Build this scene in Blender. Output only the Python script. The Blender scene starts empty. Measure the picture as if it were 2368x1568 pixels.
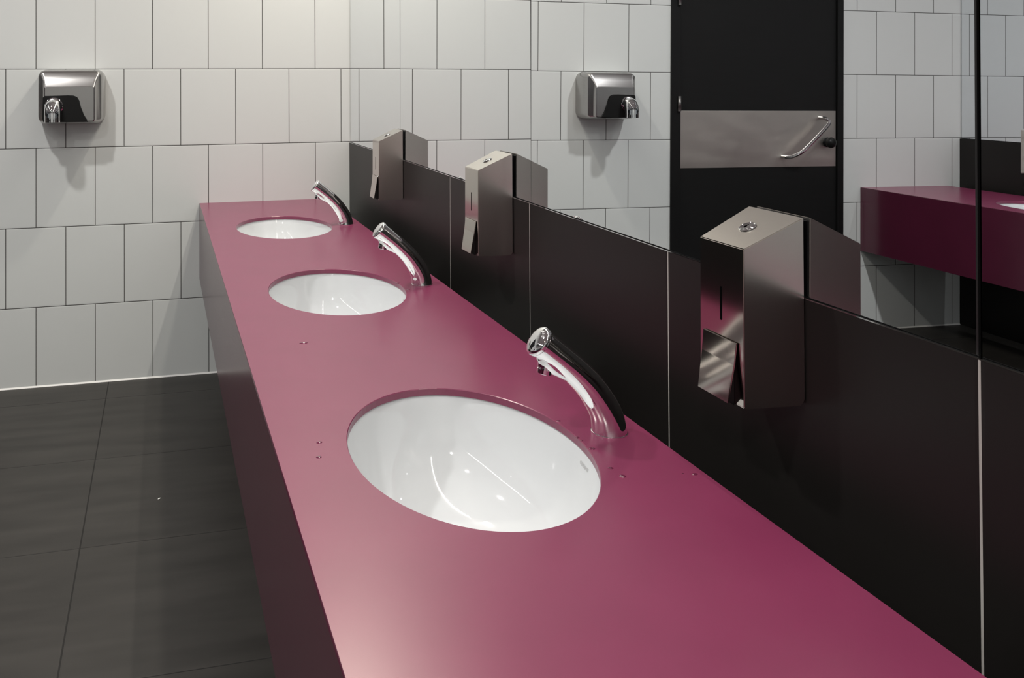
import bpy, bmesh, math, random
from mathutils import Vector, Matrix
random.seed(4)
scn = bpy.context.scene
C = scn.collection
PI = math.pi

# ------------------------------------------------------------------ layout (metres)
# x: 0 = mirror wall on the right, negative to the left;  y: 0 = tiled end wall, negative to the viewer
WR = 3.485          # room width
YB = -6.6           # wall behind the viewer
ZC = 3.10           # ceiling
TW, TH = 0.2501, 0.35
ZT = 1.0478         # top of the dark tiling / bottom of the mirrors
CZ = 0.7822         # counter top
CF, CB = -0.717, -0.122   # counter front / back edge
FH = 0.3467         # fascia height
BX, BA, BB = -0.425, 0.182, 0.252
BY = [-0.715, -1.7265, -2.738]

# ------------------------------------------------------------------ materials
def mat(name):
    m = bpy.data.materials.new(name); m.use_nodes = True
    nt = m.node_tree
    return m, nt, nt.nodes['Principled BSDF']

def simple(name, col, rough=0.5, metal=0.0, coat=0.0, ior=1.5, aniso=0.0, noise=0.0, nscale=(1,1,1), nsz=8.0, bump=0.0, rvar=0.0):
    m, nt, b = mat(name)
    b.inputs['Base Color'].default_value = (*col, 1)
    b.inputs['Roughness'].default_value = rough
    b.inputs['Metallic'].default_value = metal
    b.inputs['IOR'].default_value = ior
    b.inputs['Coat Weight'].default_value = coat
    b.inputs['Coat Roughness'].default_value = 0.03
    b.inputs['Anisotropic'].default_value = aniso
    if noise or bump or rvar:
        tc = nt.nodes.new('ShaderNodeTexCoord'); mp = nt.nodes.new('ShaderNodeMapping')
        mp.inputs['Scale'].default_value = nscale
        nz = nt.nodes.new('ShaderNodeTexNoise'); nz.inputs['Scale'].default_value = nsz; nz.inputs['Detail'].default_value = 5
        nt.links.new(tc.outputs['Object'], mp.inputs['Vector']); nt.links.new(mp.outputs['Vector'], nz.inputs['Vector'])
        if noise:
            rp = nt.nodes.new('ShaderNodeMapRange')
            rp.inputs['From Min'].default_value = 0.25; rp.inputs['From Max'].default_value = 0.75
            rp.inputs['To Min'].default_value = 1-noise; rp.inputs['To Max'].default_value = 1+noise
            nt.links.new(nz.outputs['Fac'], rp.inputs['Value'])
            vm = nt.nodes.new('ShaderNodeVectorMath'); vm.operation = 'SCALE'
            vm.inputs[0].default_value = col
            nt.links.new(rp.outputs['Result'], vm.inputs['Scale']); nt.links.new(vm.outputs['Vector'], b.inputs['Base Color'])
        if rvar:
            rr = nt.nodes.new('ShaderNodeMapRange')
            rr.inputs['From Min'].default_value = 0.25; rr.inputs['From Max'].default_value = 0.75
            rr.inputs['To Min'].default_value = rough-rvar; rr.inputs['To Max'].default_value = rough+rvar
            nt.links.new(nz.outputs['Fac'], rr.inputs['Value']); nt.links.new(rr.outputs['Result'], b.inputs['Roughness'])
        if bump:
            bp = nt.nodes.new('ShaderNodeBump'); bp.inputs['Strength'].default_value = bump; bp.inputs['Distance'].default_value = 0.002
            nt.links.new(nz.outputs['Fac'], bp.inputs['Height']); nt.links.new(bp.outputs['Normal'], b.inputs['Normal'])
    return m

def M_(nt, op, a, b=None):
    n = nt.nodes.new('ShaderNodeMath'); n.operation = op
    for i, v in enumerate((a, b)):
        if v is None: continue
        if isinstance(v, (int, float)): n.inputs[i].default_value = v
        else: nt.links.new(v, n.inputs[i])
    return n.outputs[0]

def line_mask(nt, coord, period, offset, halfw):
    """1 inside a joint of half-width halfw around offset + k*period"""
    u = M_(nt, 'SUBTRACT', coord, offset)
    u = M_(nt, 'DIVIDE', u, period)
    u = M_(nt, 'ADD', u, 0.5)
    f = M_(nt, 'FRACT', u)
    d = M_(nt, 'ABSOLUTE', M_(nt, 'SUBTRACT', f, 0.5))
    return M_(nt, 'LESS_THAN', d, halfw/period), M_(nt, 'MULTIPLY', d, period)

def tile_material(name, tile, grout, axis_u, pu, ou, pv, ov, hw, rough, brick=False, vary=0.0, grough=0.8, streak=0.0, hwv=None, spec=0.5, ulimit=None):
    """tiles laid in world-sized units on the object's own coordinates (objects sit at the world origin)"""
    m, nt, b = mat(name)
    tc = nt.nodes.new('ShaderNodeTexCoord'); sp = nt.nodes.new('ShaderNodeSeparateXYZ')
    nt.links.new(tc.outputs['Object'], sp.inputs[0])
    U = sp.outputs[axis_u[0]]; V = sp.outputs[axis_u[1]]
    if hwv is None: hwv = hw
    mv, dv = line_mask(nt, V, pv, ov, hwv) if pv else (None, None)
    if brick:
        row = M_(nt, 'FLOOR', M_(nt, 'DIVIDE', M_(nt, 'SUBTRACT', V, ov), pv))
        odd = M_(nt, 'FRACT', M_(nt, 'MULTIPLY', row, 0.5))      # 0 or .5
        odd = M_(nt, 'ABSOLUTE', odd)
        U2 = M_(nt, 'ADD', U, M_(nt, 'MULTIPLY', odd, pu))
    else:
        U2 = U
    mu, du = line_mask(nt, U2, pu, ou, hw)
    if ulimit is not None: mu = M_(nt, 'MULTIPLY', mu, M_(nt, 'LESS_THAN', U, ulimit))
    mask = M_(nt, 'MAXIMUM', mu, mv) if pv else mu
    mix = nt.nodes.new('ShaderNodeMix'); mix.data_type = 'RGBA'
    mix.inputs['A'].default_value = (*tile, 1); mix.inputs['B'].default_value = (*grout, 1)
    nt.links.new(mask, mix.inputs['Factor'])
    if vary or streak:
        nz = nt.nodes.new('ShaderNodeTexNoise'); nz.inputs['Scale'].default_value = 3.0; nz.inputs['Detail'].default_value = 6
        mp = nt.nodes.new('ShaderNodeMapping')
        if streak:
            mp.inputs['Rotation'].default_value = (0, 0, 0.7); mp.inputs['Scale'].default_value = (0.9, 5.0, 1)
        nt.links.new(tc.outputs['Object'], mp.inputs['Vector']); nt.links.new(mp.outputs['Vector'], nz.inputs['Vector'])
        rp = nt.nodes.new('ShaderNodeMapRange'); a = max(vary, streak)
        rp.inputs['From Min'].default_value = 0.3; rp.inputs['From Max'].default_value = 0.7
        rp.inputs['To Min'].default_value = 1-a; rp.inputs['To Max'].default_value = 1+a
        nt.links.new(nz.outputs['Fac'], rp.inputs['Value'])
        vm = nt.nodes.new('ShaderNodeVectorMath'); vm.operation = 'SCALE'; vm.inputs[0].default_value = tile
        nt.links.new(rp.outputs['Result'], vm.inputs['Scale']); nt.links.new(vm.outputs['Vector'], mix.inputs['A'])
    nt.links.new(mix.outputs['Result'], b.inputs['Base Color'])
    r = nt.nodes.new('ShaderNodeMapRange'); r.inputs['To Min'].default_value = rough; r.inputs['To Max'].default_value = grough
    nt.links.new(mask, r.inputs['Value']); nt.links.new(r.outputs['Result'], b.inputs['Roughness'])
    b.inputs['Specular IOR Level'].default_value = spec
    # tiny pillowed edge + recessed joint
    if ulimit is not None: du = M_(nt, 'MAXIMUM', du, M_(nt, 'GREATER_THAN', U, ulimit))
    d = M_(nt, 'MINIMUM', du, dv) if pv else du
    h = nt.nodes.new('ShaderNodeMapRange'); h.inputs['From Min'].default_value = 0; h.inputs['From Max'].default_value = 0.006
    nt.links.new(d, h.inputs['Value'])
    bp = nt.nodes.new('ShaderNodeBump'); bp.inputs['Strength'].default_value = 0.35; bp.inputs['Distance'].default_value = 0.0015
    nt.links.new(h.outputs['Result'], bp.inputs['Height']); nt.links.new(bp.outputs['Normal'], b.inputs['Normal'])
    return m

WHITE_TILE = (0.632, 0.648, 0.633)
m_tile_end = tile_material('white_wall_tile', WHITE_TILE, (0.045, 0.042, 0.038), ('X', 'Z'), TW, -0.1744, TH, 0, 0.0016, 0.32, brick=True, spec=0.35)
# rows: even rows (0,2,4) carry the joint grid shifted by half a tile
m_tile_back = m_tile_end
m_dark = tile_material('dark_wall_tile', (0.0105, 0.0092, 0.0085), (0.42, 0.40, 0.37), ('Y', 'Z'), 0.5966, -1.453, 0, 0, 0.0016, 0.40, vary=0.10, spec=0.25, ulimit=-0.95)
m_floor = tile_material('dark_floor_tile', (0.035, 0.032, 0.029), (0.012, 0.011, 0.010), ('X', 'Y'), 0.600, -1.117, 0.592, -0.215, 0.0022, 0.46, streak=0.22, grough=0.7, hwv=0.0014, spec=0.35)
m_ceil = simple('white_ceiling_paint', (0.70, 0.695, 0.68), 0.9, noise=0.02, nsz=4)
m_plaster = simple('dark_backing', (0.03, 0.03, 0.03), 0.8, noise=0.05)
m_seal = simple('white_sealant', (0.78, 0.77, 0.74), 0.5, noise=0.03, nsz=30)
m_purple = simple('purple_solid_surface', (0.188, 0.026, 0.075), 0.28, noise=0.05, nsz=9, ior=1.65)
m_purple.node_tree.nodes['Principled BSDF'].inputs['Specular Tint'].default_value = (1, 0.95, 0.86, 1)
m_purple_shaded = simple('purple_solid_surface_shaded', (0.070, 0.010, 0.027), 0.22, noise=0.05, nsz=9, ior=1.6)  # same purple as the top, darkened: the fascia's shade is put into its colour
m_ceramic = simple('white_glazed_ceramic', (0.665, 0.682, 0.69), 0.05, coat=0.5, noise=0.008, nsz=5)
m_chrome = simple('polished_chrome', (0.86, 0.86, 0.87), 0.035, metal=1.0, rvar=0.01, nsz=20)
m_steel = simple('brushed_steel', (0.62, 0.585, 0.545), 0.24, metal=1.0, noise=0.012, nscale=(30, 30, 1), nsz=14)
m_steel_s = simple('smooth_steel', (0.58, 0.54, 0.50), 0.11, metal=1.0, noise=0.012, nscale=(30, 30, 1), nsz=14)
m_steel_d = simple('satin_steel_dryer', (0.44, 0.43, 0.42), 0.25, metal=1.0, noise=0.03, nscale=(1, 1, 40), nsz=8, rvar=0.02)
m_plate = simple('scuffed_steel_plate', (0.64, 0.60, 0.55), 0.40, metal=1.0, noise=0.05, nscale=(1, 1, 3), nsz=5, rvar=0.04, bump=0.04)
m_black = simple('black_plastic', (0.008, 0.008, 0.008), 0.35, noise=0.05, nsz=30)
m_hole = simple('dark_opening', (0.003, 0.003, 0.003), 0.9, noise=0.05)
m_door = simple('black_door_laminate', (0.0060, 0.0060, 0.0060), 0.6, noise=0.12, nscale=(1, 1, 8), nsz=6)
m_frame = simple('black_door_frame_paint', (0.006, 0.006, 0.006), 0.5, noise=0.08, nsz=10)
m_black.node_tree.nodes['Principled BSDF'].inputs['Specular IOR Level'].default_value = 0.2
m_hole.node_tree.nodes['Principled BSDF'].inputs['Specular IOR Level'].default_value = 0.0
m_door.node_tree.nodes['Principled BSDF'].inputs['Specular IOR Level'].default_value = 0.2
m_frame.node_tree.nodes['Principled BSDF'].inputs['Specular IOR Level'].default_value = 0.2
m_seam = simple('dark_mirror_edge', (0.012, 0.012, 0.012), 0.4, noise=0.05)
m_grey_txt = simple('grey_print', (0.50, 0.50, 0.50), 0.5, noise=0.02)
m_white_txt = simple('engraved_mark', (0.9, 0.9, 0.9), 0.5, noise=0.02)
m_paper = simple('white_paper', (0.85, 0.84, 0.8), 0.8, noise=0.02)
m_mirror = simple('silvered_mirror', (0.86, 0.885, 0.91), 0.0, metal=1.0, noise=0.004, nsz=0.5)

m_water = simple('water_on_purple', (0.110, 0.013, 0.042), 0.02, ior=1.33, coat=1.0, noise=0.05, nsz=40)

# ------------------------------------------------------------------ builders
def obj(name, bm, m, parent=None, smooth=False, angle=None):
    me = bpy.data.meshes.new(name)
    bmesh.ops.recalc_face_normals(bm, faces=bm.faces)
    bm.to_mesh(me); bm.free()
    ms = m if isinstance(m, (list, tuple)) else [m]
    for x in ms: me.materials.append(x)
    if smooth:
        for p in me.polygons: p.use_smooth = True
        if angle is not None:
            me.set_sharp_from_angle(angle=math.radians(angle))
    o = bpy.data.objects.new(name, me); C.objects.link(o)
    if parent: o.parent = parent
    return o

def thing(name, label, cat, loc=(0, 0, 0), group=None):
    o = bpy.data.objects.new(name, None); C.objects.link(o); o.location = loc
    o.empty_display_size = 0.05
    o['label'] = label; o['category'] = cat
    if group: o['group'] = group
    return o

def tag(o, label, cat, group=None):
    o['label'] = label; o['category'] = cat
    if group: o['group'] = group
    return o

def struct(o, label=None):
    o['kind'] = 'structure'
    if label: o['label'] = label
    return o

def box(bm, x0, x1, y0, y1, z0, z1, bevel=0.0, seg=2, mi=0):
    x0, x1 = min(x0, x1), max(x0, x1); y0, y1 = min(y0, y1), max(y0, y1); z0, z1 = min(z0, z1), max(z0, z1)
    vs = [bm.verts.new(p) for p in [(x0,y0,z0),(x1,y0,z0),(x1,y1,z0),(x0,y1,z0),(x0,y0,z1),(x1,y0,z1),(x1,y1,z1),(x0,y1,z1)]]
    fs = [bm.faces.new([vs[i] for i in f]) for f in [(0,3,2,1),(4,5,6,7),(0,1,5,4),(1,2,6,5),(2,3,7,6),(3,0,4,7)]]
    for f in fs: f.material_index = mi
    if bevel:
        es = list({e for f in fs for e in f.edges})
        r = bmesh.ops.bevel(bm, geom=es, offset=bevel, segments=seg, affect='EDGES', profile=0.5)
        for f in r['faces']: f.material_index = mi
    return vs

def prism(bm, pts, axis, a, b, bevel=0.0, seg=2):
    """extrude a polygon (2D pts) along axis 0/1/2 from a to b"""
    def P(u, v, w):
        return [(w, u, v), (u, w, v), (u, v, w)][axis]
    A = [bm.verts.new(P(u, v, a)) for u, v in pts]; B = [bm.verts.new(P(u, v, b)) for u, v in pts]
    n = len(pts); fs = [bm.faces.new(A), bm.faces.new(B[::-1])]
    for i in range(n): fs.append(bm.faces.new([A[i], B[i], B[(i+1) % n], A[(i+1) % n]]))
    if bevel:
        es = list({e for f in fs for e in f.edges})
        bmesh.ops.bevel(bm, geom=es, offset=bevel, segments=seg, affect='EDGES', profile=0.5)

def tube(bm, pts, radii, n=32, side=Vector((0, 1, 0)), cap0=True, cap1=True, flat=None):
    """sweep of elliptical rings; radii = (r_side, r_normal) per point"""
    pts = [Vector(p) for p in pts]; rings = []
    for i, p in enumerate(pts):
        t = (pts[min(i+1, len(pts)-1)] - pts[max(i-1, 0)]).normalized()
        s = (side - t*side.dot(t)).normalized(); nn = t.cross(s).normalized()
        r = radii[i] if isinstance(radii[i], (tuple, list)) else (radii[i], radii[i])
        ring = []
        for k in range(n):
            a = 2*PI*k/n
            ring.append(bm.verts.new(p + s*(r[0]*math.cos(a)) + nn*(r[1]*math.sin(a))))
        rings.append(ring)
    for i in range(len(rings)-1):
        for k in range(n):
            bm.faces.new([rings[i][k], rings[i][(k+1) % n], rings[i+1][(k+1) % n], rings[i+1][k]])
    if cap0: bm.faces.new(rings[0][::-1])
    if cap1: bm.faces.new(rings[-1])
    return rings

def lathe(bm, prof, origin, axis, n=40, closed_top=True):
    """prof = list of (radius, height) along axis from origin"""
    axis = Vector(axis).normalized()
    s = axis.orthogonal().normalized(); t = axis.cross(s)
    rings = []
    for r, h in prof:
        c = Vector(origin) + axis*h
        if r < 1e-6: rings.append([bm.verts.new(c)])
        else: rings.append([bm.verts.new(c + s*(r*math.cos(2*PI*k/n)) + t*(r*math.sin(2*PI*k/n))) for k in range(n)])
    for i in range(len(rings)-1):
        A, B = rings[i], rings[i+1]
        for k in range(n):
            k2 = (k+1) % n
            if len(A) == 1 and len(B) == 1: continue
            if len(A) == 1: bm.faces.new([A[0], B[k2], B[k]])
            elif len(B) == 1: bm.faces.new([A[k], A[k2], B[0]])
            else: bm.faces.new([A[k], A[k2], B[k2], B[k]])
    return rings

def spline(ctrl, n):
    """Catmull-Rom through control points (lists of floats)"""
    out = []
    P = [ctrl[0]] + list(ctrl) + [ctrl[-1]]
    segs = len(ctrl)-1
    for i in range(segs):
        p0, p1, p2, p3 = P[i], P[i+1], P[i+2], P[i+3]
        m = n if i < segs-1 else n+1
        for k in range(m):
            t = k/n
            out.append([0.5*(2*b + (c-a)*t + (2*a-5*b+4*c-d)*t*t + (-a+3*b-3*c+d)*t**3) for a, b, c, d in zip(p0, p1, p2, p3)])
    return out

def text_mesh(name, body, size, m, parent, M, extrude=0.0002):
    cu = bpy.data.curves.new(name, 'FONT'); cu.body = body; cu.size = size; cu.align_x = 'CENTER'; cu.align_y = 'CENTER'; cu.extrude = extrude
    to = bpy.data.objects.new('temporary_text', cu); C.objects.link(to)
    dg = bpy.context.evaluated_depsgraph_get(); dg.update()
    me = bpy.data.meshes.new_from_object(to.evaluated_get(dg))
    bpy.data.objects.remove(to); me.name = name
    me.transform(M); me.materials.clear(); me.materials.append(m)
    o = bpy.data.objects.new(name, me); C.objects.link(o); o.parent = parent
    return o

def dup(root, loc, label=None, group=None, rotz=None):
    r = root.copy(); C.objects.link(r); r.location = loc
    if label: r['label'] = label
    if group: r['group'] = group
    if rotz is not None: r.rotation_euler = (0, 0, rotz)
    for ch in list(root.children):
        c = ch.copy(); C.objects.link(c); c.parent = r
        for g in ch.children:
            d = g.copy(); C.objects.link(d); d.parent = c
    return r

# the real wall is a few millimetres out of true: its face (dark tiling) along y
FACE = [(0.0, -0.0090), (-0.862, -0.0036), (-2.052, -0.0072), (-3.240, -0.0190), (-4.0, -0.0262), (YB, -0.0262)]
def face_at(y):
    for (y0, x0), (y1, x1) in zip(FACE, FACE[1:]):
        if y1 <= y <= y0: return x0 + (x1-x0)*(y-y0)/(y1-y0)
# ------------------------------------------------------------------ room shell
bm = bmesh.new(); box(bm, -WR-0.12, 0.12, YB-0.1, 0.1, -0.1, 0.0); struct(obj('floor', bm, m_floor))
bm = bmesh.new(); box(bm, -WR-0.12, 0.12, YB-0.1, 0.1, ZC, ZC+0.1); struct(obj('ceiling', bm, m_ceil))
DX0, DX1, DZ = -2.7045, -1.6642, 2.13
bm = bmesh.new()
box(bm, DX1, 0.10, 0, 0.1, 0, ZC); box(bm, -WR-0.10, DX0, 0, 0.1, 0, ZC); box(bm, DX0, DX1, 0, 0.1, DZ, ZC)
struct(obj('wall_end', bm, m_tile_end))
bm = bmesh.new(); box(bm, -WR-0.1, 0.1, YB-0.1, YB, 0, ZC); struct(obj('wall_back', bm, m_tile_back))
for side, s in (('right', 0), ('left', 1)):
    bm = bmesh.new()
    if s == 0:
        prism(bm, [(x, y) for y, x in FACE] + [(0.10, YB), (0.10, 0.0)], 2, 0, ZT-0.002)
        box(bm, 0.014, 0.10, YB, 0, ZT-0.002, ZC, mi=1)
    else:
        box(bm, -WR-0.10, -WR+0.008, YB, 0, 0, ZT-0.002, bevel=0.0008, seg=1); box(bm, -WR-0.10, -WR-0.012, YB, 0, ZT-0.002, ZC, mi=1)
    struct(obj('wall_'+side, bm, [m_dark, m_plaster]))
# thin white sealant bead where the end wall meets the floor
bm = bmesh.new()
prism(bm, [(0, 0), (-0.006, 0), (0, 0.006)], 0, DX1, -0.008); prism(bm, [(0, 0), (-0.006, 0), (0, 0.006)], 0, -WR+0.008, DX0)
struct(obj('trim_1', bm, m_seal))

bm = bmesh.new(); F2 = [(face_at(y)-0.0004, y) for y in (-0.003, -0.862, -2.052, -3.240, -4.0, -5.2)]; prism(bm, F2 + [(x+0.010, y) for x, y in F2[::-1]], 2, ZT-0.0018, ZT-0.0003)
struct(obj('trim_2', bm, m_chrome))
# ------------------------------------------------------------------ mirrors
def mirror(name_label, y0, y1, a, b, yc, wallx=0.0, flip=1, g0=0.0007, g1=0.0007, off=0.0):
    """panel y0..y1, tilted by the small angles a (about z) and b (about y) as hung"""
    t = thing('mirror_panel', name_label, 'mirror', (wallx, (y0+y1)/2, ZT), 'frameless mirror panels in a row')
    z0, z1 = 0.0, 2.52-ZT
    c = 0.0012
    def fx(y, z): return flip*(off - a*(y-yc) - b*(z+ZT-1.4))
    bm = bmesh.new()
    cy = (y0+y1)/2
    def P(y, z, dx): return (fx(y, z)+flip*dx, y-cy, z)
    Y0, Y1 = y0+g0, y1-g1
    F = [bm.verts.new(P(y, z, 0)) for y, z in ((Y0+c, z0+c), (Y1-c, z0+c), (Y1-c, z1-c), (Y0+c, z1-c))]
    E = [bm.verts.new(P(y, z, 0.0016)) for y, z in ((Y0, z0), (Y1, z0), (Y1, z1), (Y0, z1))]
    K = [bm.verts.new(P(y, z, 0.005)) for y, z in ((Y0, z0), (Y1, z0), (Y1, z1), (Y0, z1))]
    bm.faces.new(F)
    for i in range(4):
        j = (i+1) % 4
        f = bm.faces.new([F[i], E[i], E[j], F[j]]); f.material_index = 1
        f = bm.faces.new([E[i], K[i], K[j], E[j]]); f.material_index = 1
    f = bm.faces.new(K[::-1]); f.material_index = 1
    obj('mirror_glass', bm, [m_mirror, m_seam], t)
    return t
mirror('narrow mirror panel touching the tiled end wall, behind the farthest soap dispenser', -0.862, -0.003, 0.00713, -0.00139, -0.862, off=0.0012)
mirror('mirror panel above the dark tiles behind the middle soap dispenser', -2.052, -0.862, -0.00270, -0.00335, -2.052, off=-0.0020)
mirror('wide mirror panel reflecting the black door, behind the nearest soap dispenser', -3.240, -2.052, -0.00951, -0.00671, -2.052, off=-0.0020, g0=0.0024)
mirror('mirror panel at the right edge of the photo, past the dark seam', -4.0, -3.240, -0.00951, -0.00671, -2.052, off=-0.0020, g1=0.0024)
mirror('mirror panel beyond the right edge of the photo, next to the viewer', -5.2, -4.0, 0.0, -0.003, -4.6, off=-0.0205)
mirror('mirror panel on the opposite wall beside its corner with the tiled end wall', -1.45, -0.003, 0, 0, -0.7, -WR, -1)
mirror('mirror panel on the opposite wall, second from the tiled end wall', -3.30, -1.45, 0, 0, -2.3, -WR, -1)
mirror('mirror panel on the opposite wall, farthest from the tiled end wall', -5.2, -3.30, 0, 0, -4.2, -WR, -1)

# ------------------------------------------------------------------ door (seen in the mirror)
d = struct(bpy.data.objects.new('door_1', None), 'black flush door with wide steel plate and slanted pull handle'); C.objects.link(d)
d.location = ((DX0+DX1)/2, 0, 0); dx = d.location.x
bm = bmesh.new()
W2 = (DX1-DX0)/2
box(bm, -W2, -W2+0.037, -0.012, 0.09, 0, DZ, 0.002); box(bm, W2-0.053, W2, -0.012, 0.09, 0, DZ, 0.002); box(bm, -W2, W2, -0.0118, 0.09, DZ-0.05, DZ, 0.002)
obj('door_frame', bm, m_frame, d)
L0, L1 = -2.668-dx, -1.7176-dx
bm = bmesh.new(); box(bm, L0+0.002, L1-0.002, 0.0, 0.045, 0.006, DZ-0.053, 0.0015); leaf = obj('door_leaf', bm, m_door, d)
bm = bmesh.new(); box(bm, -2.6625-dx, -1.7203-dx, -0.0022, 0.0, 0.900, 1.2005, 0.0008); obj('steel_plate', bm, m_plate, d)
bm = bmesh.new()
path = spline([(-2.560-dx, -0.002, 1.164), (-2.564-dx, -0.045, 1.160), (-2.571-dx, -0.060, 1.140), (-2.545-dx, -0.064, 1.110), (-2.46-dx, -0.066, 1.034), (-2.400-dx, -0.064, 0.984), (-2.355-dx, -0.050, 0.960), (-2.334-dx, -0.030, 0.955), (-2.329-dx, -0.002, 0.955)], 8)
tube(bm, path, [0.0095]*len(path), 20, side=Vector((0.3, 0.2, 1)))
obj('pull_handle', bm, m_chrome, d, True, 50)
bm = bmesh.new(); lathe(bm, [(0.0, 0.0), (0.024, 0.0), (0.026, 0.006), (0.018, 0.010), (0.018, 0.016), (0.027, 0.022), (0.029, 0.034), (0.024, 0.045), (0.012, 0.052), (0.0, 0.054)], (-2.606-dx, -0.002, 1.03), (0, -1, 0))
obj('lock_knob', bm, m_black, d, True, 60)
for z in (0.28, 1.198, 1.752):
    bm = bmesh.new(); lathe(bm, [(0, 0), (0.009, 0), (0.009, 0.025), (0.0094, 0.0255), (0.0094, 0.053), (0.009, 0.0535), (0.009, 0.079), (0, 0.079)], (-1.706-dx, -0.018, z), (0, 0, 1), 20)
    obj('hinge', bm, simple('hinge_steel', (0.35, 0.34, 0.33), 0.3, metal=1, noise=0.03), d, True, 40)

# ------------------------------------------------------------------ counters
def rect_hit(cx, cy, ang, x0, x1, y0, y1):
    c, s = math.cos(ang), math.sin(ang); t = 1e9
    if c > 1e-9: t = min(t, (x1-cx)/c)
    if c < -1e-9: t = min(t, (x0-cx)/c)
    if s > 1e-9: t = min(t, (y1-cy)/s)
    if s < -1e-9: t = min(t, (y0-cy)/s)
    return (cx+c*t, cy+s*t)

def counter_top(xf, xb, yfar, ynear, holes, th=0.0125, ch=0.0012):
    """slab with oval cut-outs, top at z=0; (xf front edge, xb back edge)"""
    bm = bmesh.new()
    x0, x1 = min(xf, xb), max(xf, xb)
    bounds = [ynear]
    for i in range(len(holes)-1): bounds.append((holes[i][1]+holes[i+1][1])/2)
    cells = sorted(holes, key=lambda h: h[1])
    ys = [cells[0][1]-0.5] + [(cells[i][1]+cells[i+1][1])/2 for i in range(len(cells)-1)] + [yfar]
    N = 96
    for i, (cx, cy, a, b) in enumerate(cells):
        y0, y1 = ys[i], ys[i+1]
        angs = [2*PI*k/N for k in range(N)]
        corners = [math.atan2(y-cy, x-cx) % (2*PI) for x in (x0, x1) for y in (y0, y1)]
        angs = sorted(set([round(t, 9) for t in angs+corners]))
        for zt, zi in ((0, 0),):
            pass
        def ell(t, k):
            aa, bb = a+k, b+k
            r = 1/math.sqrt((math.cos(t)/aa)**2+(math.sin(t)/bb)**2)
            return (cx+r*math.cos(t), cy+r*math.sin(t))
        O = [bm.verts.new((*rect_hit(cx, cy, t, x0, x1, y0, y1), 0)) for t in angs]
        O2 = [bm.verts.new((*rect_hit(cx, cy, t, x0, x1, y0, y1), -th)) for t in angs]
        I = [bm.verts.new((*ell(t, ch), 0)) for t in angs]
        J = [bm.verts.new((*ell(t, 0), -ch)) for t in angs]
        K = [bm.verts.new((*ell(t, 0), -th)) for t in angs]
        n = len(angs)
        for k in range(n):
            k2 = (k+1) % n
            for P, Q in ((O, I), (I, J), (J, K), (K, O2)):
                bm.faces.new([P[k], P[k2], Q[k2], Q[k]])
    # plain stretch towards the viewer
    if ys[0] > ynear:
        for z in (0, -th):
            bm.faces.new([bm.verts.new(p) for p in ((x0, ynear, z), (x1, ynear, z), (x1, ys[0], z), (x0, ys[0], z))])
    # edges
    for x in (x0, x1):
        bm.faces.new([bm.verts.new(p) for p in ((x, ynear, 0), (x, yfar, 0), (x, yfar, -th), (x, ynear, -th))])
    for y in (ynear, yfar):
        bm.faces.new([bm.verts.new(p) for p in ((x0, y, 0), (x1, y, 0), (x1, y, -th), (x0, y, -th))])
    bmesh.ops.remove_doubles(bm, verts=bm.verts, dist=1e-5)
    return bm

def counter(label, xf, xb, ynear, holes, xw, brackets):
    t = thing('washbasin_counter', label, 'counter', (0, 0, CZ))
    s = 1 if xb > xf else -1
    obj('countertop', counter_top(xf+s*0.0015, xb, -0.0001, ynear, holes), m_purple, t)
    bm = bmesh.new()   # front fascia with a softened top arris
    pts = [(xf, -0.0025), (xf+s*0.0007, -0.0008), (xf+s*0.0016, 0.0), (xf+s*0.0016, -0.0126), (xf+s*0.014, -0.0126), (xf+s*0.014, -FH), (xf+s*0.001, -FH), (xf, -FH+0.001)]
    A = [bm.verts.new((u, ynear, v)) for u, v in pts]; B = [bm.verts.new((u, -0.001, v)) for u, v in pts]
    bm.faces.new(A); bm.faces.new(B[::-1]); n = len(pts)
    for i in range(n): bm.faces.new([A[i], B[i], B[(i+1) % n], A[(i+1) % n]])
    obj('front_panel', bm, m_purple_shaded, t)
    for y in brackets:      # concealed steel brackets back to the wall
        bm = bmesh.new(); prism(bm, [(xf+s*0.03, -0.0128), (xb-s*0.02, -0.0128), (xw, -0.150), (xw, -0.24), (xw-s*0.02, -0.24), (xf+s*0.03, -0.035)], 1, y-0.02, y+0.02, 0.001, 1)
        obj('support_bracket', bm, m_black, t)
    return t
counter('long purple washbasin counter with three oval basins in the foreground', CF, CB, -5.2, [(BX, y, BA, BB) for y in BY], -0.0300, (-1.22, -2.23, -3.24, -4.3))
OX = -WR-BX+0.013    # basin axis on the opposite counter
counter('purple washbasin counter on the opposite wall, seen only in the mirror', -2.8215, -3.3956, -5.2, [(-3.12, -0.83, BA, BB)], -WR+0.0300, (-1.33, -2.4, -3.5, -4.5))

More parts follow.
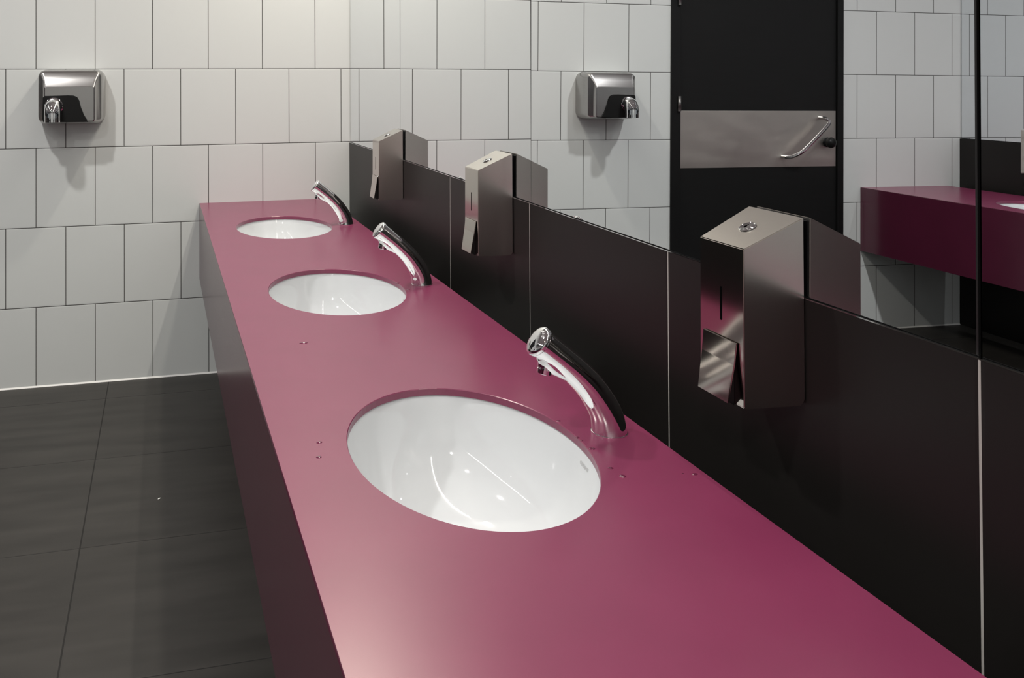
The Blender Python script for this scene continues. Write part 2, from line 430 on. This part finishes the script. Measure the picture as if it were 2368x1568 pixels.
# ------------------------------------------------------------------ basins
def make_basin(label, loc, writing=True):
    t = thing('undermount_basin', label, 'washbasin', loc, 'white oval basins under the purple counters')
    bm = bmesh.new(); N = 96
    z0 = -0.0130
    a, b = BA+0.004, BB+0.004
    prof = [(1.09, 0.0), (1.0, 0.0), (0.992, -0.004), (0.975, -0.020), (0.95, -0.045), (0.905, -0.080), (0.82, -0.115), (0.68, -0.142), (0.50, -0.157), (0.30, -0.164), (0.11, -0.167)]
    rings = []
    for k, z in prof:
        rings.append([bm.verts.new((a*k*math.cos(2*PI*i/N), b*k*math.sin(2*PI*i/N), z0+z)) for i in range(N)])
    outp = [(0.13, -0.178), (0.55, -0.170), (0.85, -0.130), (0.99, -0.060), (1.04, -0.018), (1.09, -0.012)]
    outer = [[bm.verts.new((a*k*math.cos(2*PI*i/N), b*k*math.sin(2*PI*i/N), z0+z)) for i in range(N)] for k, z in outp]
    seq = rings+outer+[rings[0]]
    for i in range(len(seq)-1):
        for k in range(N):
            k2 = (k+1) % N
            bm.faces.new([seq[i][k], seq[i][k2], seq[i+1][k2], seq[i+1][k]])
    obj('bowl', bm, m_ceramic, t, True, 50)
    bm = bmesh.new(); lathe(bm, [(0, -0.166), (0.012, -0.1655), (0.019, -0.165), (0.022, -0.1635), (0.0235, -0.1655), (0.021, -0.178), (0.019, -0.26), (0, -0.26)], (0, 0, z0), (0, 0, 1), 32)
    obj('drain', bm, m_chrome, t, True, 40)
    if writing:
        # faint print just under the rim on the tap side, reading from the bowl's inside
        ang = -0.16
        k = 0.9755
        p = Vector((a*k*math.cos(ang), b*k*math.sin(ang), z0-0.0195))
        tx = Vector((-a*math.sin(ang), b*math.cos(ang), 0)).normalized()     # along the rim
        up = Vector((0.30, 0, 0.95)).normalized()
        X = -tx; Y = (up - X*up.dot(X)).normalized(); Z = X.cross(Y)
        M = Matrix((( X.x, Y.x, Z.x, p.x-0.0012), (X.y, Y.y, Z.y, p.y), (X.z, Y.z, Z.z, p.z), (0, 0, 0, 1)))
        text_mesh('maker_print', 'CERSANIT', 0.0075, m_grey_txt, t, M, 0.0001)
    return t
near_b = make_basin('nearest and largest-looking white oval basin in the purple counter', (BX, BY[2], CZ))
dup(near_b, (BX, BY[1], CZ), 'middle white oval basin in the purple counter')
dup(near_b, (BX, BY[0], CZ), 'farthest white oval basin in the purple counter, by the tiled end wall')
dup(near_b, (-3.12, -0.83, CZ), 'white basin in the opposite counter, seen only in the mirror', rotz=PI)

# ------------------------------------------------------------------ taps
TX = -0.181
def make_tap(label, loc):
    t = thing('basin_tap', label, 'tap', loc, 'chrome push taps along the counter')
    cl = [(0.0, 0.0), (-0.0015, 0.012), (-0.006, 0.030), (-0.017, 0.051), (-0.0355, 0.0775), (-0.0590, 0.1020), (-0.0850, 0.1245), (-0.1075, 0.1425), (-0.1185, 0.1510)]
    rr = [(0.0285, 0.0285), (0.0268, 0.0275), (0.0258, 0.0262), (0.0250, 0.0250), (0.0245, 0.0236), (0.0243, 0.0228), (0.0243, 0.0226), (0.0245, 0.0232), (0.0246, 0.0236)]
    pr = spline([(*p, *r) for p, r in zip(cl, rr)], 7)
    bm = bmesh.new()
    tube(bm, [(p[0], 0, p[1]) for p in pr], [(p[2], p[3]) for p in pr], 40)
    # lower lip of the spout: a slim keel swelling into the outlet housing
    keel = spline([(-0.046, 0.072, 0.004, 0.004), (-0.066, 0.089, 0.011, 0.007), (-0.088, 0.1065, 0.0150, 0.012), (-0.1040, 0.1195, 0.0170, 0.0160), (-0.113, 0.132, 0.015, 0.014)], 6)
    tube(bm, [(p[0], 0, p[1]) for p in keel], [(p[2], p[3]) for p in keel], 24)
    body = obj('tap_body', bm, m_chrome, t, True, 50)
    ax = Vector((-0.79, 0, 0.613)).normalized()
    e = Vector((-0.1185, 0, 0.1510))
    bm = bmesh.new(); lathe(bm, [(0, -0.001), (0.0246, -0.001), (0.0248, 0.0012), (0.0236, 0.0016), (0.0236, 0.0030), (0.0252, 0.0036), (0.0254, 0.0060), (0.0244, 0.0080), (0.0205, 0.0104), (0.0130, 0.0122), (0.0060, 0.0129), (0, 0.0131)], e, ax, 48)
    cap = obj('push_button', bm, m_chrome, t, True, 55)
    bm = bmesh.new()
    dn = Vector((-0.18, 0, -1)).normalized(); q = Vector((-0.1100, 0, 0.1195))
    lathe(bm, [(0, 0.0), (0.0125, 0.0), (0.0125, 0.007), (0.0116, 0.0078), (0.0116, 0.0092), (0.0124, 0.0098), (0.0122, 0.0165), (0.0105, 0.0175), (0.0095, 0.0162), (0, 0.0160)], q, dn, 32)
    obj('aerator', bm, m_chrome, t, True, 40)
    # set screw on both cheeks
    for s in (-1, 1):
        bm = bmesh.new(); lathe(bm, [(0, 0.0004), (0.0019, 0.0004), (0.0021, -0.003), (0, -0.003)], (-0.1105, s*0.0222, 0.1362), (-0.12, s*0.93, -0.30), 16)
        obj('set_screw', bm, m_hole, t)
    bm = bmesh.new(); lathe(bm, [(0.0, 0.0), (0.0292, 0.0), (0.0293, 0.0008), (0.0286, 0.0012), (0, 0.0012)], (0, 0, 0), (0, 0, 1), 48)
    obj('base_ring', bm, m_chrome, t, True, 40)
    # letters on the button, running down its edge that faces the room
    for i, chx in enumerate('BIE'):
        th = math.radians(22 + i*17)
        s = Vector((0, -1, 0)); u = s.cross(ax).normalized()
        if u.z < 0: u = -u
        rad = 0.0172
        rdir = s*math.sin(th) + u*math.cos(th)
        p = e + ax*0.0118 + rdir*rad
        Z = (ax*0.86 + rdir*0.5).normalized()
        Y = (rdir - Z*rdir.dot(Z)).normalized(); X = Y.cross(Z)
        M = Matrix(((X.x, Y.x, Z.x, p.x), (X.y, Y.y, Z.y, p.y), (X.z, Y.z, Z.z, p.z), (0, 0, 0, 1)))
        text_mesh('button_letter', chx, 0.0062, m_white_txt, cap, M, 0.0002)
    return t
tp = make_tap('nearest chrome tap, curving over the nearest oval basin', (TX, BY[2], CZ))
dup(tp, (TX, BY[1]+0.008, CZ), 'middle chrome tap, curving over the middle oval basin')
dup(tp, (TX, BY[0], CZ), 'farthest chrome tap, standing by the corner at the tiled end wall')

# ------------------------------------------------------------------ soap dispensers
def make_dispenser(label, loc):
    """origin: centre of the back, at the underside"""
    t = thing('soap_dispenser', label, 'soap dispenser', loc, 'steel soap dispensers on the dark tiles')
    hw = 0.0565; zt, zf = 0.2605, 0.2195; xb, xt, xo = -0.0018, -0.0922, -0.0935
    bm = bmesh.new()
    prism(bm, [(xb, 0.008), (xb, zt), (xt, zf), (xo, 0.002), (xo+0.002, 0.0), (xb-0.006, 0.0)], 1, -hw, hw)
    for v in bm.verts:          # plan tapers towards the front
        v.co.y *= 1 - 0.14*(xb-v.co.x)/(xb-xo)
    bmesh.ops.bevel(bm, geom=list(bm.edges), offset=0.0012, segments=2, affect='EDGES')
    bm.normal_update(); bmesh.ops.recalc_face_normals(bm, faces=bm.faces)
    for f in bm.faces:
        if f.normal.x < -0.9: f.material_index = 1
    obj('housing', bm, [m_steel, m_steel_s], t)
    bm = bmesh.new(); box(bm, -0.0026, 0.0, -hw+0.004, hw-0.004, 0.006, zt-0.006); obj('back_plate', bm, m_black, t)
    def face_x(z): return xo + (xt-xo)*(z-0.002)/(zf-0.002)
    # sight slot
    bm = bmesh.new()
    za, zb = 0.1095, 0.1575; w = 0.0022; pts = []
    for k in range(9): a = PI*k/8; pts.append((w*math.cos(a), zb-w+w*math.sin(a)))
    for k in range(9): a = PI+PI*k/8; pts.append((w*math.cos(a), za+w+w*math.sin(a)))
    A = [bm.verts.new((face_x(z)-0.0003, y, z)) for y, z in pts]; B = [bm.verts.new((face_x(z)+0.002, y, z)) for y, z in pts]
    bm.faces.new(A); bm.faces.new(B[::-1])
    for i in range(len(pts)): bm.faces.new([A[i], B[i], B[(i+1) % len(pts)], A[(i+1) % len(pts)]])
    obj('sight_slot', bm, m_hole, t)
    # push lever: bent plate standing off at its foot, with inner side webs
    lw = 0.0370; zl, zk = 0.0875, 0.0048
    xtl, xbl = face_x(zl)-0.0010, face_x(zk)-0.0140
    bm = bmesh.new()
    prof = [(xtl, zl), (xtl-0.0022, zl-0.0004), (xtl-0.0055, zl-0.030), (xbl-0.0010, zk), (xbl+0.0010, zk-0.0004), (xtl-0.0035, zl-0.031)]
    prism(bm, prof, 1, -lw, lw)
    for v in bm.verts: v.co.y *= 1 - 0.10*(zl-v.co.z)/(zl-zk)
    bmesh.ops.bevel(bm, geom=list(bm.edges), offset=0.0004, segments=1, affect='EDGES')
    lev = obj('push_lever', bm, m_steel_s, t)
    bm = bmesh.new()
    prism(bm, [(xtl+0.0005, zl-0.004), (xtl-0.0032, zl-0.033), (xbl+0.0035, zk+0.003), (face_x(zk)-0.0004, zk-0.006), (face_x(zl-0.004)-0.0004, zl-0.004)], 1, -lw+0.008, lw-0.008)
    obj('lever_web', bm, m_black, lev)
    # keyhole lock on the sloping top
    n = Vector((-(zt-zf), 0, xb-xt)).normalized()
    mid = Vector(((xb+xt)/2-0.001, 0, (zt+zf)/2))
    bm = bmesh.new(); lathe(bm, [(0, 0.0), (0.0125, 0.0), (0.0125, 0.0012), (0.0112, 0.0020), (0.0100, 0.0012), (0.0090, 0.0026), (0, 0.0028)], mid, n, 40)
    lk = obj('lock', bm, m_chrome, t, True, 35)
    bm = bmesh.new()
    X = Vector((0, 1, 0)); Y = n.cross(X)
    for (cx, cy, sx, sy) in ((0, 0.001, 0.0012, 0.0042), (0, 0.0035, 0.0022, 0.0022)):
        c = mid + n*0.0029 + X*cx + Y*cy
        bm.faces.new([bm.verts.new(c + X*(sx*u) + Y*(sy*v)) for u, v in ((-1, -1), (1, -1), (1, 1), (-1, 1))])
    obj('keyhole', bm, m_hole, lk)
    return t
DZ0 = 0.8985
sd = make_dispenser('nearest steel soap dispenser, the largest in view, with a slanted top', (face_at(-2.925)+0.0002, -2.9250, DZ0))
dup(sd, (face_at(-1.893)+0.0002, -1.8930, DZ0), 'middle steel soap dispenser, mounted between the other two')
dup(sd, (face_at(-0.860)+0.0002, -0.8600, DZ0), 'farthest steel soap dispenser, near the tiled end wall')
dup(sd, (-WR+0.0079, -0.485, DZ0), 'steel soap dispenser on the opposite wall, seen in the mirror at the right edge', rotz=PI)

# ------------------------------------------------------------------ hand dryer
def rrect(x0, x1, z0, z1, r, n=8):
    pts = []
    for cx, cz, a0 in ((x1-r, z1-r, 0), (x0+r, z1-r, PI/2), (x0+r, z0+r, PI), (x1-r, z0+r, 3*PI/2)):
        for k in range(n+1):
            a = a0 + PI/2*k/n
            pts.append((cx+r*math.cos(a), cz+r*math.sin(a)))
    return pts
hd = thing('hand_dryer', 'steel hand dryer with a chrome nozzle, mounted on the white tiled end wall', 'hand dryer', (-1.269, -0.0005, 1.158))
bm = bmesh.new()
secs = [(0.0, -0.140, 0.139, 0.0, 0.240, 0.040), (-0.060, -0.139, 0.138, 0.001, 0.239, 0.038), (-0.100, -0.133, 0.132, 0.005, 0.236, 0.030), (-0.112, -0.129, 0.128, 0.007, 0.231, 0.024),
        (-0.118, -0.122, 0.122, 0.009, 0.225, 0.014), (-0.133, -0.109, 0.109, 0.012, 0.196, 0.010), (-0.148, -0.103, 0.103, 0.014, 0.168, 0.008), (-0.151, -0.099, 0.099, 0.018, 0.164, 0.006)]
prev = None
for (y, x0, x1, z0, z1, r) in secs:
    ring = [bm.verts.new((x, y, z)) for x, z in rrect(x0, x1, z0, z1, r)]
    if prev is None: bm.faces.new(ring)
    else:
        n = len(ring)
        for k in range(n): bm.faces.new([prev[k], prev[(k+1) % n], ring[(k+1) % n], ring[k]])
    prev = ring
bm.faces.new(prev[::-1])
obj('casing', bm, m_steel_d, hd, True, 18)
bm = bmesh.new()   # black nozzle bay: lower left corner, with the swept right edge
pts = [(-0.096, 0.013), (0.076, 0.013), (0.070, 0.018), (0.056, 0.040), (0.047, 0.075), (0.040, 0.105), (0.031, 0.120), (0.016, 0.127), (-0.005, 0.128), (-0.100, 0.126), (-0.108, 0.118), (-0.110, 0.030), (-0.106, 0.014)]
A = [bm.verts.new((u, -0.157, v)) for u, v in pts]; B = [bm.verts.new((u, -0.108, v)) for u, v in pts]
fr = bm.faces.new(A); bm.faces.new(B[::-1]); n = len(pts)
for i in range(n): bm.faces.new([A[i], B[i], B[(i+1) % n], A[(i+1) % n]])
bmesh.ops.bevel(bm, geom=list(fr.edges), offset=0.004, segments=2, affect='EDGES')
obj('nozzle_bay', bm, m_black, hd, True, 40)
bm = bmesh.new()
pth = spline([(-0.063, -0.150, 0.080), (-0.063, -0.172, 0.082), (-0.063, -0.188, 0.072), (-0.063, -0.195, 0.052), (-0.063, -0.196, 0.016)], 6)
tube(bm, pth, [0.034 - 0.004*abs(0) for _ in pth], 32, side=Vector((1, 0, 0)))
noz = obj('nozzle', bm, m_chrome, hd, True, 60)
bm = bmesh.new(); lathe(bm, [(0, -0.0006), (0.029, -0.0006), (0.029, 0.002), (0, 0.002)], (-0.063, -0.196, 0.0160), (0, 0, 1), 32)
obj('outlet_grille', bm, m_black, noz)
bm = bmesh.new(); lathe(bm, [(0.035, 0.0), (0.0375, 0.001), (0.0375, 0.006), (0.035, 0.007)], (-0.063, -0.157, 0.081), (0, -1, 0), 40)
obj('nozzle_collar', bm, m_chrome, noz, True, 40)

# ------------------------------------------------------------------ water drops, scrap
def drop(x, y, r, label, sx=1.0):
    bm = bmesh.new(); N = 20
    prof = [(1.0, 0.0), (0.97, 0.08), (0.85, 0.18), (0.62, 0.27), (0.33, 0.32), (0.0, 0.335)]
    rings = []
    for k, h in prof:
        if k == 0: rings.append([bm.verts.new((0, 0, h*r))])
        else: rings.append([bm.verts.new((r*k*sx*math.cos(2*PI*i/N)*(1+0.1*math.sin(2*2*PI*i/N+x*40)), r*k*math.sin(2*PI*i/N), h*r)) for i in range(N)])
    for i in range(len(rings)-1):
        for k in range(N):
            k2 = (k+1) % N
            if len(rings[i+1]) == 1: bm.faces.new([rings[i][k], rings[i][k2], rings[i+1][0]])
            else: bm.faces.new([rings[i][k], rings[i][k2], rings[i+1][k2], rings[i+1][k]])
    bm.faces.new(rings[0][::-1])
    o = obj('water_drop', bm, m_water, None, True, 60); o.location = (x, y, CZ-0.0002)
    return tag(o, label, 'water drop', 'water drops on the purple counter')
drop(-0.242, -2.884, 0.0048, 'larger water drop on the counter right of the nearest tap, closest to the viewer')
drop(-0.246, -2.857, 0.0036, 'small water drop between the nearest tap and the larger drop to its right', 1.2)
drop(-0.240, -2.791, 0.0040, 'water drop at the foot of the nearest tap, on its viewer side', 1.3)
drop(-0.242, -2.748, 0.0026, 'one of two tiny drops between the nearest basin rim and tap', 1.2)
drop(-0.241, -2.760, 0.0024, 'one of two tiny drops between the nearest basin rim and tap')
drop(-0.242, -2.681, 0.0032, 'water drop behind the nearest tap beside the basin rim', 1.2)
drop(-0.138, -2.903, 0.0034, 'water drop near the back edge of the counter, below the nearest dispenser', 1.3)
drop(-0.153, -2.897, 0.0016, 'tiny water drop beside the drop at the counter back edge')
drop(-0.655, -2.720, 0.0042, 'water drop left of the nearest basin, the nearer of two', 1.2)
drop(-0.645, -2.669, 0.0040, 'flat water drop left of the nearest basin, the farther of two', 1.3)
drop(-0.587, -2.164, 0.0060, 'lone water drop on the counter between the middle and nearest basins', 1.5)
drop(-0.244, -1.696, 0.0046, 'water drop behind the middle tap beside the basin rim', 1.3)
drop(-0.237, -1.773, 0.0042, 'water drop at the foot of the middle tap, on its viewer side', 1.3)
bm = bmesh.new()
vs = [bm.verts.new(p) for p in ((0, 0, 0.0005), (0.007, 0.002, 0.001), (0.008, 0.007, 0.002), (0.001, 0.006, 0.0008))]
vt = [bm.verts.new((v.co.x, v.co.y, v.co.z+0.0006)) for v in vs]
bm.faces.new(vs[::-1]); bm.faces.new(vt)
for i in range(4): bm.faces.new([vs[i], vs[(i+1) % 4], vt[(i+1) % 4], vt[i]])
o = obj('paper_scrap', bm, m_paper); o.location = (-0.899, -1.158, 0); tag(o, 'tiny white scrap lying on the dark floor tiles', 'scrap')

# ------------------------------------------------------------------ lights
def area(name, loc, power, col, shape, sx, sy=None, rot=(0, 0, 0), spread=180):
    L = bpy.data.lights.new(name, 'AREA'); L.energy = power; L.color = col; L.shape = shape; L.size = sx
    if sy: L.size_y = sy
    L.spread = math.radians(spread)
    o = bpy.data.objects.new(name, L); C.objects.link(o); o.location = loc; o.rotation_euler = rot
    return o
COOL = (1.0, 0.985, 0.96); WARM = (1.0, 0.945, 0.85)
area('line_lamp', (-0.032, -2.55, 3.02), 35, WARM, 'RECTANGLE', 0.03, 4.9)
area('line_lamp', (-WR+0.024, -2.55, 3.02), 16, COOL, 'RECTANGLE', 0.03, 4.9)
area('downlight_lamp', (-0.22, -0.62, 3.05), 17, (1.0, 0.94, 0.82), 'DISK', 0.09, spread=150)
for y, p in ((-1.62, 34), (-3.5, 23), (-5.3, 42)):
    area('downlight_lamp', (-1.87, y, 3.08), p, COOL, 'DISK', 0.13, spread=160)

w = bpy.data.worlds.new('world'); scn.world = w; w.use_nodes = True
w.node_tree.nodes['Background'].inputs[0].default_value = (0.9, 0.92, 1.0, 1)
w.node_tree.nodes['Background'].inputs[1].default_value = 0.05

# ------------------------------------------------------------------ camera
cam = bpy.data.cameras.new('camera'); co = bpy.data.objects.new('camera', cam); C.objects.link(co)
co.location = (-0.88634, -3.99866, 1.35581)
co.rotation_mode = 'XYZ'; co.rotation_euler = (1.58116, 0.0040, -0.229474)
cam.sensor_fit = 'HORIZONTAL'; cam.sensor_width = 36; cam.lens = 30.0167
cam.shift_x = 0.147804; cam.shift_y = -0.263772
cam.clip_start = 0.02
scn.camera = co
scn.view_settings.view_transform = 'Standard'
scn.view_settings.look = 'None'
scn.view_settings.exposure = 0.0

scn.cycles.max_bounces = 14; scn.cycles.glossy_bounces = 8; scn.cycles.diffuse_bounces = 6
scn.cycles.use_denoising = True
scn.cycles.sample_clamp_indirect = 6
